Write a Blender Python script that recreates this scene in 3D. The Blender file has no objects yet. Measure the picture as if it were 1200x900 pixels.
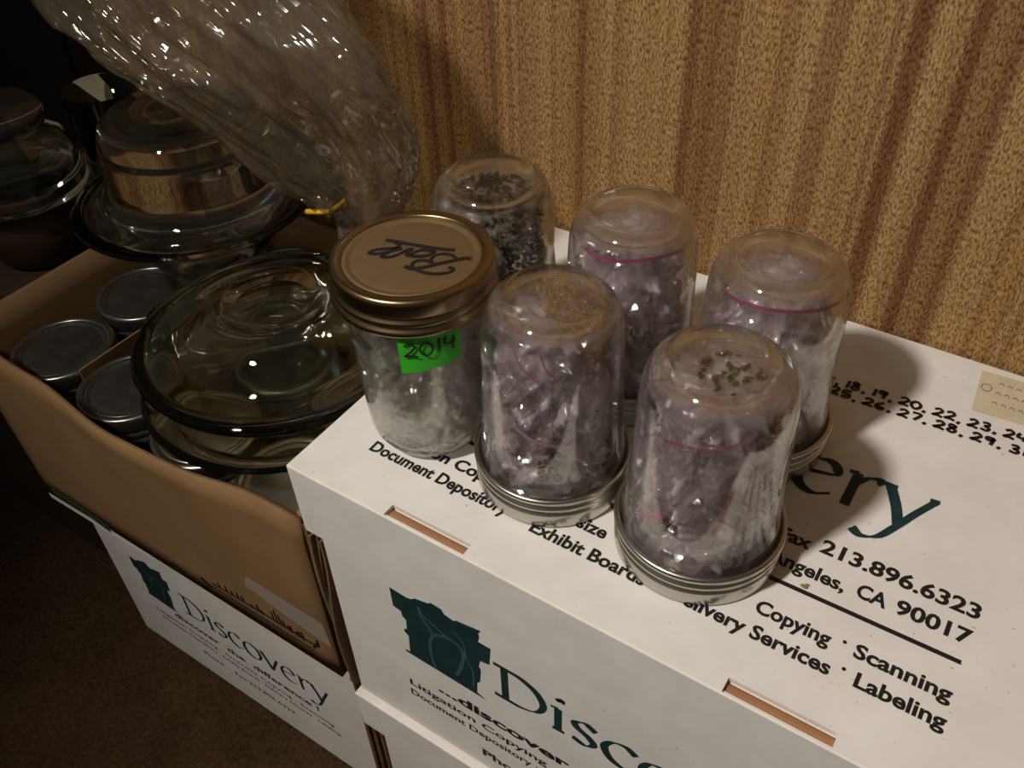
import bpy, bmesh, math, random
from math import pi, sin, cos
from mathutils import Vector, Matrix, noise

S = bpy.context.scene
COL = S.collection
random.seed(7)

# ------------------------------------------------------------------ camera
def cam_rot(a, b, g):
    return Matrix.Rotation(a, 3, 'Z') @ Matrix.Rotation(b, 3, 'X') @ Matrix.Rotation(g, 3, 'Z')
cd = bpy.data.cameras.new('camera'); cam = bpy.data.objects.new('camera', cd); COL.objects.link(cam)
cd.sensor_fit = 'HORIZONTAL'; cd.sensor_width = 36; cd.lens = 1071.3 / 1200 * 36; cd.clip_start = .01
cam.matrix_world = Matrix.Translation((.328, -.2324, .3966)) @ cam_rot(.6057, .8394, -.0410).to_4x4()
S.camera = cam
# ------------------------------------------------------------------ light
W = bpy.data.worlds.new('room_light'); S.world = W; W.use_nodes = True
bgn = W.node_tree.nodes['Background']; bgn.inputs[0].default_value = (1, .86, .68, 1); bgn.inputs[1].default_value = .055
ld = bpy.data.lights.new('ceiling_lamp', 'SPOT'); ld.energy = 118; ld.spot_size = math.radians(66); ld.spot_blend = 1; ld.color = (1, .94, .875); ld.shadow_soft_size = .075
lo = bpy.data.objects.new('ceiling_lamp', ld); COL.objects.link(lo); lo.location = (-.26, -1.0, 1.55)
lo.rotation_euler = (Vector((.42, .20, -.02)) - Vector(lo.location)).to_track_quat('-Z', 'Y').to_euler()
S.view_settings.view_transform = 'Standard'; S.view_settings.look = 'None'
S.view_settings.exposure = .08; S.view_settings.gamma = 1; S.view_settings.use_curve_mapping = False
S.cycles.transparent_max_bounces = 48; S.cycles.max_bounces = 24; S.cycles.transmission_bounces = 20; S.cycles.glossy_bounces = 6; S.cycles.sample_clamp_indirect = 60

FLOOR = -.53

# ------------------------------------------------------------------ materials
def srgb(r, g, b):
    f = lambda c: (c / 255 / 12.92) if c <= 10 else ((c / 255 + .055) / 1.055) ** 2.4
    return (f(r), f(g), f(b), 1)
class NT:
    def __init__(s, name):
        s.m = bpy.data.materials.new(name); s.m.use_nodes = True; s.t = s.m.node_tree; s.t.nodes.clear()
        s.out = s.n('ShaderNodeOutputMaterial')
    def n(s, kind, **kw):
        nd = s.t.nodes.new(kind)
        for k, v in kw.items(): setattr(nd, k, v)
        return nd
    def l(s, a, b): s.t.links.new(a, b)
    def coords(s, scale=(1, 1, 1)):
        c = s.n('ShaderNodeTexCoord'); mp = s.n('ShaderNodeMapping'); mp.inputs['Scale'].default_value = scale
        s.l(c.outputs['Object'], mp.inputs[0]); return mp.outputs[0]
    def noise(s, vec, scale, detail=4, rough=.5, dist=0):
        nd = s.n('ShaderNodeTexNoise'); s.l(vec, nd.inputs['Vector']); nd.inputs['Scale'].default_value = scale
        nd.inputs['Detail'].default_value = detail; nd.inputs['Roughness'].default_value = rough; nd.inputs['Distortion'].default_value = dist
        return nd.outputs['Fac']
    def ramp(s, fac, stops):
        r = s.n('ShaderNodeValToRGB'); s.l(fac, r.inputs[0]); e = r.color_ramp.elements
        while len(e) < len(stops): e.new(.5)
        for k, (p, c) in zip(e, stops): k.position = p; k.color = c if len(c) == 4 else (*c, 1)
        return r.outputs[0]
    def mix(s, fac, a, b, mode='MIX'):
        x = s.n('ShaderNodeMix', data_type='RGBA', blend_type=mode)
        if isinstance(fac, (int, float)): x.inputs[0].default_value = fac
        else: s.l(fac, x.inputs[0])
        for sock, v in ((x.inputs[6], a), (x.inputs[7], b)):
            if hasattr(v, 'is_linked'): s.l(v, sock)
            else: sock.default_value = v
        return x.outputs[2]
    def bsdf(s, color, rough=.6, metal=0, spec=.5, bump=None, bstr=.2, bdist=.001):
        b = s.n('ShaderNodeBsdfPrincipled')
        if hasattr(color, 'is_linked'): s.l(color, b.inputs['Base Color'])
        else: b.inputs['Base Color'].default_value = color
        b.inputs['Roughness'].default_value = rough; b.inputs['Metallic'].default_value = metal
        b.inputs['Specular IOR Level'].default_value = spec
        if bump is not None:
            u = s.n('ShaderNodeBump'); u.inputs['Strength'].default_value = bstr; u.inputs['Distance'].default_value = bdist
            s.l(bump, u.inputs['Height']); s.l(u.outputs[0], b.inputs['Normal'])
        return b
    def schlick(s, f0, normal=None, k=1.0):
        lw = s.n('ShaderNodeLayerWeight'); lw.inputs['Blend'].default_value = .5
        if normal is not None: s.l(normal, lw.inputs['Normal'])
        p = s.n('ShaderNodeMath', operation='POWER'); s.l(lw.outputs['Facing'], p.inputs[0]); p.inputs[1].default_value = 5
        a = s.n('ShaderNodeMath', operation='MULTIPLY_ADD', use_clamp=True); s.l(p.outputs[0], a.inputs[0]); a.inputs[1].default_value = k * (1 - f0); a.inputs[2].default_value = f0
        return a.outputs[0]
    def done(s, sh):
        s.l(sh.outputs[0], s.out.inputs['Surface']); return s.m

def plain(name, c, rough=.6, metal=0, spec=.5, var=0, vscale=60, bstr=0):
    t = NT(name); v = t.coords(); f = t.noise(v, vscale, 5)
    lo_, hi_ = tuple(x * (1 - var) for x in c[:3]), tuple(min(1, x * (1 + var)) for x in c[:3])
    col = t.ramp(f, [(.3, lo_), (.7, hi_)]) if var else c
    return t.done(t.bsdf(col, rough, metal, spec, f if bstr else None, bstr))

def thin_glass(name, tint, edge, ior=1.5, rough=.02, bump=0, bscale=80, milk=0):
    """shell glass: see-through with mirror reflections that grow at grazing angles, darker where the wall is seen edge-on"""
    t = NT(name); lw = t.n('ShaderNodeLayerWeight'); lw.inputs['Blend'].default_value = .35
    col = t.ramp(lw.outputs['Facing'], [(0, tint), (.45, tint), (.78, tuple((p + q) / 2 for p, q in zip(tint, edge))), (1, edge)])
    tr = t.n('ShaderNodeBsdfTransparent'); t.l(col, tr.inputs[0])
    gl = t.n('ShaderNodeBsdfGlossy'); gl.inputs['Roughness'].default_value = rough; gl.inputs[0].default_value = (1, 1, 1, 1)
    nm = None
    if bump:
        u = t.n('ShaderNodeBump'); u.inputs['Strength'].default_value = bump; u.inputs['Distance'].default_value = .002
        t.l(t.noise(t.coords(), bscale, 3), u.inputs['Height']); t.l(u.outputs[0], gl.inputs['Normal']); nm = u.outputs[0]
    ms = t.n('ShaderNodeMixShader'); t.l(t.schlick(((ior - 1) / (ior + 1)) ** 2, nm, .8), ms.inputs[0]); t.l(tr.outputs[0], ms.inputs[1]); t.l(gl.outputs[0], ms.inputs[2])
    if milk:
        df = t.n('ShaderNodeBsdfDiffuse'); df.inputs[0].default_value = (.8, .78, .74, 1)
        m2 = t.n('ShaderNodeMixShader'); m2.inputs[0].default_value = milk
        t.l(ms.outputs[0], m2.inputs[1]); t.l(df.outputs[0], m2.inputs[2]); ms = m2
    return t.done(ms)

def thick_glass(name, tint, bump=0, bscale=160, rough=.01, clear=0):
    t = NT(name); g = t.n('ShaderNodeBsdfGlass'); g.inputs[0].default_value = tint; g.inputs['Roughness'].default_value = rough; g.inputs['IOR'].default_value = 1.47
    if bump:
        u = t.n('ShaderNodeBump'); u.inputs['Strength'].default_value = bump; u.inputs['Distance'].default_value = .0015
        t.l(t.noise(t.coords(), bscale, 3), u.inputs['Height']); t.l(u.outputs[0], g.inputs['Normal'])
    if clear:     # thin wall: light goes nearly straight through face-on and bends strongly where the wall is seen edge-on
        tr = t.n('ShaderNodeBsdfTransparent'); tr.inputs[0].default_value = tint
        lw = t.n('ShaderNodeLayerWeight'); lw.inputs['Blend'].default_value = .5
        k = t.ramp(lw.outputs['Facing'], [(0, (clear,) * 3), (.5, (clear,) * 3), (.8, (.1,) * 3), (1, (0, 0, 0))])
        ms = t.n('ShaderNodeMixShader'); t.l(k, ms.inputs[0]); t.l(g.outputs[0], ms.inputs[1]); t.l(tr.outputs[0], ms.inputs[2])
        gl = t.n('ShaderNodeBsdfGlossy'); gl.inputs['Roughness'].default_value = .05
        m2 = t.n('ShaderNodeMixShader'); t.l(t.schlick(.04, None, .25), m2.inputs[0]); t.l(ms.outputs[0], m2.inputs[1]); t.l(gl.outputs[0], m2.inputs[2]); g = m2
    return t.done(g)

def film(name, color, clear, rough=.18, bump=.5, bscale=45, var=.3, ior=1.7, through=(.95, .93, .9, 1)):
    """crumpled plastic film: part clear, part cloudy, glossy creases"""
    t = NT(name); v = t.coords()
    vo = t.n('ShaderNodeTexVoronoi', feature='DISTANCE_TO_EDGE'); vo.inputs['Scale'].default_value = bscale
    nz = t.n('ShaderNodeTexNoise'); nz.inputs['Scale'].default_value = bscale * .4; t.l(v, nz.inputs['Vector'])
    mx = t.n('ShaderNodeVectorMath', operation='MULTIPLY_ADD'); mx.inputs[1].default_value = (.03, .03, .03); t.l(nz.outputs['Color'], mx.inputs[0]); t.l(v, mx.inputs[2])
    t.l(mx.outputs[0], vo.inputs['Vector'])
    u = t.n('ShaderNodeBump'); u.inputs['Strength'].default_value = bump; u.inputs['Distance'].default_value = .006; t.l(vo.outputs['Distance'], u.inputs['Height'])
    f = t.noise(v, 35, 4)
    c1 = tuple(x * (1 - var) for x in color[:3]); c2 = tuple(min(1, x * (1 + var)) for x in color[:3])
    df = t.n('ShaderNodeBsdfDiffuse'); t.l(t.ramp(f, [(.3, c1), (.7, c2)]), df.inputs[0])
    tl = t.n('ShaderNodeBsdfTranslucent'); tl.inputs[0].default_value = color
    d2 = t.n('ShaderNodeMixShader'); d2.inputs[0].default_value = .3; t.l(df.outputs[0], d2.inputs[1]); t.l(tl.outputs[0], d2.inputs[2])
    tr = t.n('ShaderNodeBsdfTransparent'); tr.inputs[0].default_value = through
    m1 = t.n('ShaderNodeMixShader'); m1.inputs[0].default_value = clear; t.l(d2.outputs[0], m1.inputs[1]); t.l(tr.outputs[0], m1.inputs[2])
    gl = t.n('ShaderNodeBsdfGlossy'); gl.inputs['Roughness'].default_value = rough; t.l(u.outputs[0], gl.inputs['Normal'])
    m2 = t.n('ShaderNodeMixShader'); t.l(t.schlick(((ior - 1) / (ior + 1)) ** 2, u.outputs[0], .8), m2.inputs[0]); t.l(m1.outputs[0], m2.inputs[1]); t.l(gl.outputs[0], m2.inputs[2])
    return t.done(m2)

def mat_wallpaper():
    t = NT('striped_wallpaper'); c = t.n('ShaderNodeTexCoord')
    def sv(sx, sz):
        mp = t.n('ShaderNodeMapping'); mp.inputs['Scale'].default_value = (sx, 0, sz); t.l(c.outputs['Object'], mp.inputs[0]); return mp.outputs[0]
    grain = t.noise(sv(700, 450), 1, 2, .6)
    def wob(base, amt):
        a = t.n('ShaderNodeMath', operation='SUBTRACT'); t.l(grain, a.inputs[0]); a.inputs[1].default_value = .5
        b = t.n('ShaderNodeMath', operation='MULTIPLY_ADD'); t.l(a.outputs[0], b.inputs[0]); b.inputs[1].default_value = amt; t.l(base, b.inputs[2]); return b.outputs[0]
    soft = t.noise(sv(46, 0), 1, 2, .6); sep = t.n('ShaderNodeSeparateXYZ'); t.l(c.outputs['Object'], sep.inputs[0])
    g2 = t.noise(sv(900, 520), 1, 1, .5)
    def cells(scale, jig, seed):
        a = t.n('ShaderNodeMath', operation='MULTIPLY_ADD'); t.l(g2, a.inputs[0]); a.inputs[1].default_value = jig; t.l(sep.outputs[0], a.inputs[2])
        v1 = t.n('ShaderNodeTexVoronoi', voronoi_dimensions='1D'); v1.inputs['Scale'].default_value = scale
        o_ = t.n('ShaderNodeMath', operation='ADD'); t.l(a.outputs[0], o_.inputs[0]); o_.inputs[1].default_value = seed; t.l(o_.outputs[0], v1.inputs['W'])
        q = t.n('ShaderNodeSeparateColor'); t.l(v1.outputs['Color'], q.inputs[0]); return q.outputs[0]
    tan, gold, brown, dark = srgb(184, 152, 104), srgb(172, 134, 80), srgb(122, 84, 53), srgb(102, 67, 42)
    c1 = t.ramp(cells(62, .0045, 3.3), [(.0, brown), (.30, brown), (.42, gold), (.62, tan), (1, tan)])
    c2 = t.ramp(cells(210, .0045, 9.1), [(.0, dark), (.2, brown), (.5, gold), (.8, tan), (1, tan)])
    c3 = t.ramp(wob(soft, .2), [(.40, brown), (.5, gold), (.6, tan)])
    col = t.mix(.34, t.mix(.30, c1, c3), c2)
    spk = t.n('ShaderNodeTexVoronoi', feature='DISTANCE_TO_EDGE'); spk.inputs['Scale'].default_value = 1; t.l(sv(300, 190), spk.inputs['Vector'])
    veins = t.ramp(spk.outputs['Distance'], [(0, srgb(150, 108, 66)), (.14, (1, 1, 1, 1))])
    col = t.mix(.28, col, veins, 'MULTIPLY')
    dash = t.noise(sv(800, 300), 1, 2, .6)
    col = t.mix(.85, col, t.ramp(dash, [(.38, srgb(150, 104, 60)), (.56, (1.0, 1.0, .96, 1))]), 'MULTIPLY')
    return t.done(t.bsdf(col, .7, 0, .25, grain, .25, .0008))

def mat_carpet():
    t = NT('brown_carpet'); v = t.coords()
    f = t.noise(v, 220, 5, .7); g = t.noise(v, 14, 3)
    col = t.mix(.35, t.ramp(f, [(.3, srgb(46, 34, 24)), (.7, srgb(104, 80, 56))]), t.ramp(g, [(.3, srgb(56, 42, 30)), (.7, srgb(96, 74, 52))]))
    return t.done(t.bsdf(col, .95, 0, .05, f, .9, .006))

def mat_card(name, c1, c2):
    t = NT(name); v = t.coords(); f = t.noise(v, 18, 5, .6); g = t.noise(t.coords((40, 40, 400)), 4, 3)
    col = t.mix(.3, t.ramp(f, [(.3, c1), (.7, c2)]), t.ramp(g, [(.3, c1), (.7, c2)]))
    return t.done(t.bsdf(col, .75, 0, .25, f, .06))

def mat_whiteboard():
    t = NT('white_box_board'); v = t.coords(); f = t.noise(v, 30, 6, .6); d = t.noise(v, 420, 2, .5)
    dirt = t.ramp(d, [(.22, (.35, .32, .28)), (.27, (1, 1, 1))])
    col = t.mix(.8, t.ramp(f, [(.3, srgb(222, 216, 208)), (.7, srgb(234, 229, 222))]), dirt, 'MULTIPLY')
    return t.done(t.bsdf(col, .55, 0, .35, f, .03))

M = dict(
    wall=mat_wallpaper(), carpet=mat_carpet(), white=mat_whiteboard(),
    card=mat_card('brown_cardboard', srgb(124, 94, 62), srgb(142, 110, 74)),
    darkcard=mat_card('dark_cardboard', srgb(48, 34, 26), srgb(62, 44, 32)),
    tab=mat_card('slot_cardboard', srgb(150, 104, 72), srgb(172, 122, 86)),
    flap=mat_card('frayed_cardboard', srgb(84, 62, 44), srgb(128, 100, 70)),
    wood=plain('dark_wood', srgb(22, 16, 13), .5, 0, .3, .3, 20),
    green=plain('green_print', srgb(26, 52, 55), .55, 0, .3, .2, 90),
    glight=plain('pale_green_print', srgb(58, 86, 87), .5, 0, .3, .2, 150),
    black=plain('black_print', srgb(34, 32, 32), .5, 0, .3),
    olive=plain('olive_print', srgb(52, 66, 42), .6, 0, .3, .1, 80),
    marker=plain('marker_ink', srgb(40, 26, 30), .5, 0, .3),
    sticker=plain('cream_label', srgb(206, 192, 160), .6, 0, .3, .06, 90),
    pencil=plain('faded_ink', srgb(120, 108, 98), .7),
    tape=thin_glass('clear_tape', (.92, .9, .86), (.8, .76, .7), 1.5, .25, milk=.22),
    jar=thick_glass('jar_glass', (.98, .985, .975, 1), rough=.02, clear=.82),
    jarbase=thick_glass('jar_base_glass', (.985, .985, .975, 1), rough=.015, clear=.30),
    jare=thick_glass('embossed_jar_glass', (.98, .985, .975, 1), .35, 170, .02, .7),
    darkjar=thick_glass('dim_jar_glass', (.96, .97, .95, 1)),
    dish=thick_glass('casserole_glass', (.985, .985, .945, 1)),
    bowl=thick_glass('bowl_glass', (.975, .98, .97, 1)),
    silver=plain('tin_band', srgb(190, 186, 176), .28, 1, .5, .05, 30),
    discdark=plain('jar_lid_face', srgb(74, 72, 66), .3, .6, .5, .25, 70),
    greytin=plain('grey_tin', srgb(150, 146, 138), .3, .95, .5, .2, 60),
    gold=plain('gold_band', srgb(150, 130, 98), .30, 1, .5, .05, 60),
    golddisc=plain('gold_disc', srgb(132, 108, 76), .5, .6, .5, .06, 160),
    bag=film('hanging_bag_film', (.34, .29, .21, 1), .81, .12, .8, 48, .25, 2.1, (.93, .91, .86, 1)),
    zip=film('zip_bag_film', (.84, .67, .72, 1), .82, .15, .8, 60, .2, 3.0),
    clearzip=film('clear_bag_film', (.70, .67, .61, 1), .80, .13, .7, 60, .3, 2.6),
    whitecore=film('folded_clear_film', (.74, .71, .66, 1), .45, .18, .6, 70, .3, 1.9),
    core=film('folded_bag_film', (.80, .61, .66, 1), .12, .18, .9, 90, .45, 2.2),
    zipred=plain('red_zip', srgb(150, 72, 96), .5), zippink=plain('pink_zip', srgb(176, 132, 150), .5),
    seedb=plain('tan_seeds', srgb(150, 114, 66), .55, 0, .4, .35, 200), seedk=plain('black_seeds', srgb(32, 27, 25), .45, 0, .5, .3, 200),
    leaf=plain('dry_leaf', srgb(84, 62, 40), .7, 0, .2, .3, 120), chaff=plain('chaff', srgb(140, 120, 60), .7), sprig=plain('green_sprig', srgb(96, 130, 60), .6),
    greentape=plain('green_tape', srgb(60, 190, 40), .5, 0, .4, .05, 60),
    yellow=plain('yellow_tie', srgb(226, 176, 40), .5), paper=plain('cream_paper', srgb(180, 166, 140), .8, 0, .2, .05),
    pot=plain('brown_pot_glaze', srgb(58, 42, 30), .22, .3, .6, .25, 40),
)

# ------------------------------------------------------------------ mesh tools
def mesh_obj(name, verts, faces, mat, parent=None, smooth=False, auto=None):
    me = bpy.data.meshes.new(name); me.from_pydata([tuple(v) for v in verts], [], faces); me.update()
    if mat: me.materials.append(M[mat] if isinstance(mat, str) else mat)
    if smooth:
        for p in me.polygons: p.use_smooth = True
    o = bpy.data.objects.new(name, me); COL.objects.link(o)
    if parent: o.parent = parent
    return o
def empty(name, loc, label, cat, group=None, rz=0):
    o = bpy.data.objects.new(name, None); COL.objects.link(o); o.location = loc; o.rotation_euler.z = rz; o.empty_display_size = .02
    return tag(o, label, cat, group)
def tag(o, label, cat, group=None):
    o['label'] = label; o['category'] = cat
    if group: o['group'] = group
    return o
def lathe(prof, n=72, close=False):
    """revolve (r,z) profile; points with r=0 become poles"""
    V, F, rings = [], [], []
    for r, z in prof:
        if r < 1e-6: rings.append([len(V)]); V.append((0, 0, z))
        else:
            rings.append(list(range(len(V), len(V) + n))); V += [(r * cos(2 * pi * k / n), r * sin(2 * pi * k / n), z) for k in range(n)]
    pairs = list(zip(rings, rings[1:])) + ([(rings[-1], rings[0])] if close else [])
    for a, b in pairs:
        for k in range(n):
            k2 = (k + 1) % n
            if len(a) == 1 and len(b) == 1: continue
            if len(a) == 1: F.append((a[0], b[k2], b[k]))
            elif len(b) == 1: F.append((a[k], a[k2], b[0]))
            else: F.append((a[k], a[k2], b[k2], b[k]))
    return V, F
def spline(pts, m=6):
    """Catmull-Rom through points"""
    out = []
    P = [Vector(p) for p in pts]
    for i in range(len(P) - 1):
        a, b, c, d = P[max(i - 1, 0)], P[i], P[i + 1], P[min(i + 2, len(P) - 1)]
        for k in range(m):
            t = k / m
            out.append(.5 * ((2 * b) + (c - a) * t + (2 * a - 5 * b + 4 * c - d) * t * t + (3 * b - a - 3 * c + d) * t ** 3))
    out.append(P[-1]); return out
class G:
    def __init__(s): s.v, s.f = [], []
    def add(s, v, f, fn=None):
        b = len(s.v); s.v += [fn(p) if fn else p for p in v]; s.f += [tuple(i + b for i in q) for q in f]
    def box(s, x0, x1, y0, y1, z0, z1, fn=None):
        v = [(x, y, z) for x in (x0, x1) for y in (y0, y1) for z in (z0, z1)]
        s.add(v, [(0, 1, 3, 2), (4, 6, 7, 5), (0, 4, 5, 1), (2, 3, 7, 6), (0, 2, 6, 4), (1, 5, 7, 3)], fn)
    def tube(s, pts, r, n=8, cap=True):
        P = [Vector(p) for p in pts]; V, F = [], []
        for i, p in enumerate(P):
            d = (P[min(i + 1, len(P) - 1)] - P[max(i - 1, 0)]).normalized()
            u = d.orthogonal().normalized() if i == 0 else (u - d * u.dot(d)).normalized()
            w = d.cross(u); rr = r[i] if isinstance(r, (list, tuple)) else r
            V += [tuple(p + (u * cos(2 * pi * k / n) + w * sin(2 * pi * k / n)) * rr) for k in range(n)]
        for i in range(len(P) - 1):
            for k in range(n): F.append((i * n + k, i * n + (k + 1) % n, (i + 1) * n + (k + 1) % n, (i + 1) * n + k))
        if cap: F += [tuple(range(n))[::-1], tuple(range((len(P) - 1) * n, len(P) * n))]
        s.add(V, F)
    def obj(s, name, mat, parent=None, smooth=False): return mesh_obj(name, s.v, s.f, mat, parent, smooth)
def bevel(o, w, seg=2, ang=35):
    m = o.modifiers.new('bevel', 'BEVEL'); m.width = w; m.segments = seg; m.limit_method = 'ANGLE'; m.angle_limit = math.radians(ang); return o
def solid(o, th, off=-1):
    m = o.modifiers.new('solid', 'SOLIDIFY'); m.thickness = th; m.offset = off; return o

# ------------------------------------------------------------------ lettering
def type_text(s, bold=.02):
    cu = bpy.data.curves.new('type', 'FONT'); cu.body = s; cu.size = 1; cu.offset = bold; cu.resolution_u = 3
    o = bpy.data.objects.new('type', cu); COL.objects.link(o)
    dg = bpy.context.evaluated_depsgraph_get(); me = bpy.data.meshes.new_from_object(o.evaluated_get(dg))
    v = [tuple(p.co) for p in me.vertices]; f = [tuple(p.vertices) for p in me.polygons]
    bpy.data.objects.remove(o); bpy.data.curves.remove(cu); bpy.data.meshes.remove(me)
    return v, f
def put_text(g, s, u0, u1, base, size, fn, bold=.02, skew=0):
    """text from u0 to u1 on a line; fn maps (u, w) on the surface to 3-D"""
    v, f = type_text(s, bold); xs = [p[0] for p in v]; a, b = min(xs), max(xs); k = (u1 - u0) / (b - a)
    g.add([(u0 + (p[0] - a) * k, base(p[0]) if callable(base) else base + p[1] * size) for p in v], f, lambda q: fn(*q))
def ribbon(g, pts, width, fn, nib=None, m=6):
    """pen stroke; with nib=(angle, amount) the width follows a broad pen"""
    P = spline([(*p, 0) for p in pts], m) if m > 1 else [Vector((*p, 0)) for p in pts]
    V, F = [], []
    for i, p in enumerate(P):
        d = (P[min(i + 1, len(P) - 1)] - P[max(i - 1, 0)])
        d = d.normalized() if d.length > 1e-9 else Vector((1, 0, 0))
        w = width
        if nib: w = width * (nib[2] + (1 - nib[2]) * abs(d.x * sin(nib[0]) - d.y * cos(nib[0])) ** nib[1])
        o = Vector((-d.y, d.x, 0)) * w / 2
        V += [(p + o)[:2], (p - o)[:2]]
    for i in range(len(P) - 1): F.append((2 * i, 2 * i + 1, 2 * i + 3, 2 * i + 2))
    W3 = [Vector(fn(*q)) for q in V]; lay = getattr(g, 'lay', 0); g.lay = (lay + 1) % 12
    n = (W3[1] - W3[0]).cross(W3[2] - W3[0]).normalized() * (.00004 * lay)
    g.add([tuple(w + n) for w in W3], F)
SERIF = {  # broad-pen roman letters, x-height 1, capital 1.36
    'D': (1.42, [[(.26, 1.34), (.26, .02)], [(-.02, 1.35), (.3, 1.35), (.7, 1.33), (1.1, 1.1), (1.28, .68), (1.12, .25), (.72, .03), (.3, 0), (-.04, 0)]]),
    'i': (.52, [[(.24, .97), (.24, .03)], [(.06, .93), (.24, .98)], [(.1, .0), (.4, .02)], [(.2, 1.3), (.3, 1.42), (.31, 1.3)]]),
    's': (.78, [[(.66, .86), (.4, 1.0), (.16, .84), (.2, .64), (.5, .46), (.62, .24), (.42, .02), (.1, .1)]]),
    'c': (.92, [[(.84, .84), (.6, 1.0), (.28, .88), (.1, .52), (.24, .14), (.54, .0), (.84, .14)]]),
    'o': (1.14, [[(.56, 1.0), (.24, .88), (.09, .5), (.24, .12), (.56, 0), (.88, .12), (1.03, .5), (.88, .88), (.56, 1.0)]]),
    'v': (1.02, [[(.06, .98), (.3, .5), (.48, .0)], [(.48, .0), (.72, .5), (.96, 1.0)], [(-.04, .98), (.2, .98)]]),
    'e': (.94, [[(.14, .54), (.5, .6), (.8, .7), (.74, .92), (.5, 1.0), (.24, .84), (.1, .5), (.24, .12), (.54, 0), (.86, .16)]]),
    'r': (.74, [[(.24, .97), (.24, .02)], [(.06, .94), (.24, .98)], [(.24, .62), (.42, .9), (.62, .99), (.74, .9)]]),
    'y': (1.05, [[(.12, .98), (.36, .5), (.52, .04)], [(1.0, 1.0), (.74, .5), (.5, -.02), (.28, -.42), (.0, -.56), (-.2, -.46)], [(.02, .97), (.26, .97)], [(.88, .98), (1.06, 1.0)]]),
}
def serif_word(g, word, u0, u1, base, h, fn, weight=.21):
    tot = sum(SERIF[c][0] for c in word); k = (u1 - u0) / tot; x = u0
    for c in word:
        for st in SERIF[c][1]:
            straight = len(st) == 2
            ribbon(g, [(x + p[0] * k, base + p[1] * h) for p in st], weight * k, fn, (math.radians(28), 1.0, .22), 1 if straight else 7)
        x += SERIF[c][0] * k
HAND = {
    '0': [[(.3, 1), (.05, .7), (.05, .3), (.3, 0), (.55, .3), (.55, .7), (.3, 1)]], '1': [[(.17, 1), (.15, 0)]],
    '2': [[(.05, .78), (.3, 1), (.52, .75), (.3, .35), (.03, .02), (.3, .1), (.62, .0)]],
    '3': [[(.08, .9), (.4, 1), (.45, .7), (.25, .52), (.52, .35), (.4, .02), (.05, .1)]],
    '4': [[(.15, 1), (.06, .45), (.6, .5)], [(.5, .95), (.42, 0)]], '5': [[(.55, 1), (.15, .97), (.1, .55), (.45, .55), (.5, .2), (.05, .03)]],
    '6': [[(.45, 1), (.1, .55), (.08, .15), (.35, 0), (.5, .25), (.1, .35)]], '7': [[(.05, .95), (.55, .95), (.25, 0)]],
    '8': [[(.5, .85), (.2, 1), (.12, .7), (.5, .35), (.35, 0), (.08, .2), (.5, .85)]], '9': [[(.5, .9), (.15, .9), (.12, .6), (.45, .6), (.5, .95), (.4, 0)]],
    ',': [[(.2, .12), (.08, -.22)]], '.': [[(.12, .14), (.2, .0)]],
}
def hand_text(g, s, u0, u1, b0, b1, h, fn, wid):
    adv = [(.34 if c in ',.1' else (.3 if c == ' ' else .72)) for c in s]; k = (u1 - u0) / sum(adv); x = u0
    for c, a in zip(s, adv):
        b = b0 + (b1 - b0) * (x - u0) / (u1 - u0)
        for st in HAND.get(c, []):
            j = random.uniform(-.06, .06)
            ribbon(g, [(x + p[0] * k, b + (p[1] + j) * h) for p in st], wid, fn, None, 4)
        x += a * k

# ------------------------------------------------------------------ the room
fl = G(); fl.add([(-4, -2.6, FLOOR), (2.6, -2.6, FLOOR), (2.6, .31, FLOOR), (-4, .31, FLOOR)], [(0, 1, 2, 3)])
o = fl.obj('floor', 'carpet'); o['kind'] = 'structure'
wl = G(); wl.box(-4, 2.6, .31, .36, FLOOR, 1.9); o = wl.obj('wall_back', 'wall'); o['kind'] = 'structure'

# ------------------------------------------------------------------ white storage boxes
LOGO = [(.0599, -.0873), (.0727, -.0884), (.0775, -.0871), (.0807, -.0838), (.0917, -.0808), (.0936, -.0786), (.1017, -.0791), (.1035, -.083), (.1109, -.0847), (.1127, -.0825), (.1314, -.0788), (.1291, -.083), (.1297, -.0863), (.1284, -.0928), (.1376, -.0928), (.1357, -.1125), (.1286, -.1143), (.127, -.1215), (.1284, -.1253), (.1269, -.1404), (.1243, -.1445), (.1235, -.1569), (.1307, -.160), (.0641, -.1581), (.0641, -.1555), (.0678, -.1559), (.0693, -.1355), (.0661, -.1322), (.0664, -.1286), (.0688, -.1275), (.0695, -.1162), (.0668, -.1142), (.0664, -.1089), (.0601, -.1074)]
ARCS = [[(.0827, -.0908), (.0847, -.1016), (.0913, -.114), (.088, -.1284), (.0878, -.1457), (.09, -.1578)], [(.0911, -.1158), (.1008, -.1094), (.1076, -.1086), (.114, -.1113), (.1154, -.1217), (.1118, -.1385), (.1074, -.1494)], [(.1087, -.0965), (.1168, -.1041), (.1178, -.1196), (.1224, -.1324), (.1211, -.1511)], [(.0851, -.0982), (.0948, -.1031), (.1054, -.1089)]]
LINE1, LINE2 = 'Litigation Copying \u00b7 Oversize Copying \u00b7 Scanning', 'Document Depository \u00b7 Exhibit Boards \u00b7 Delivery Services \u00b7 Labeling'

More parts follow.
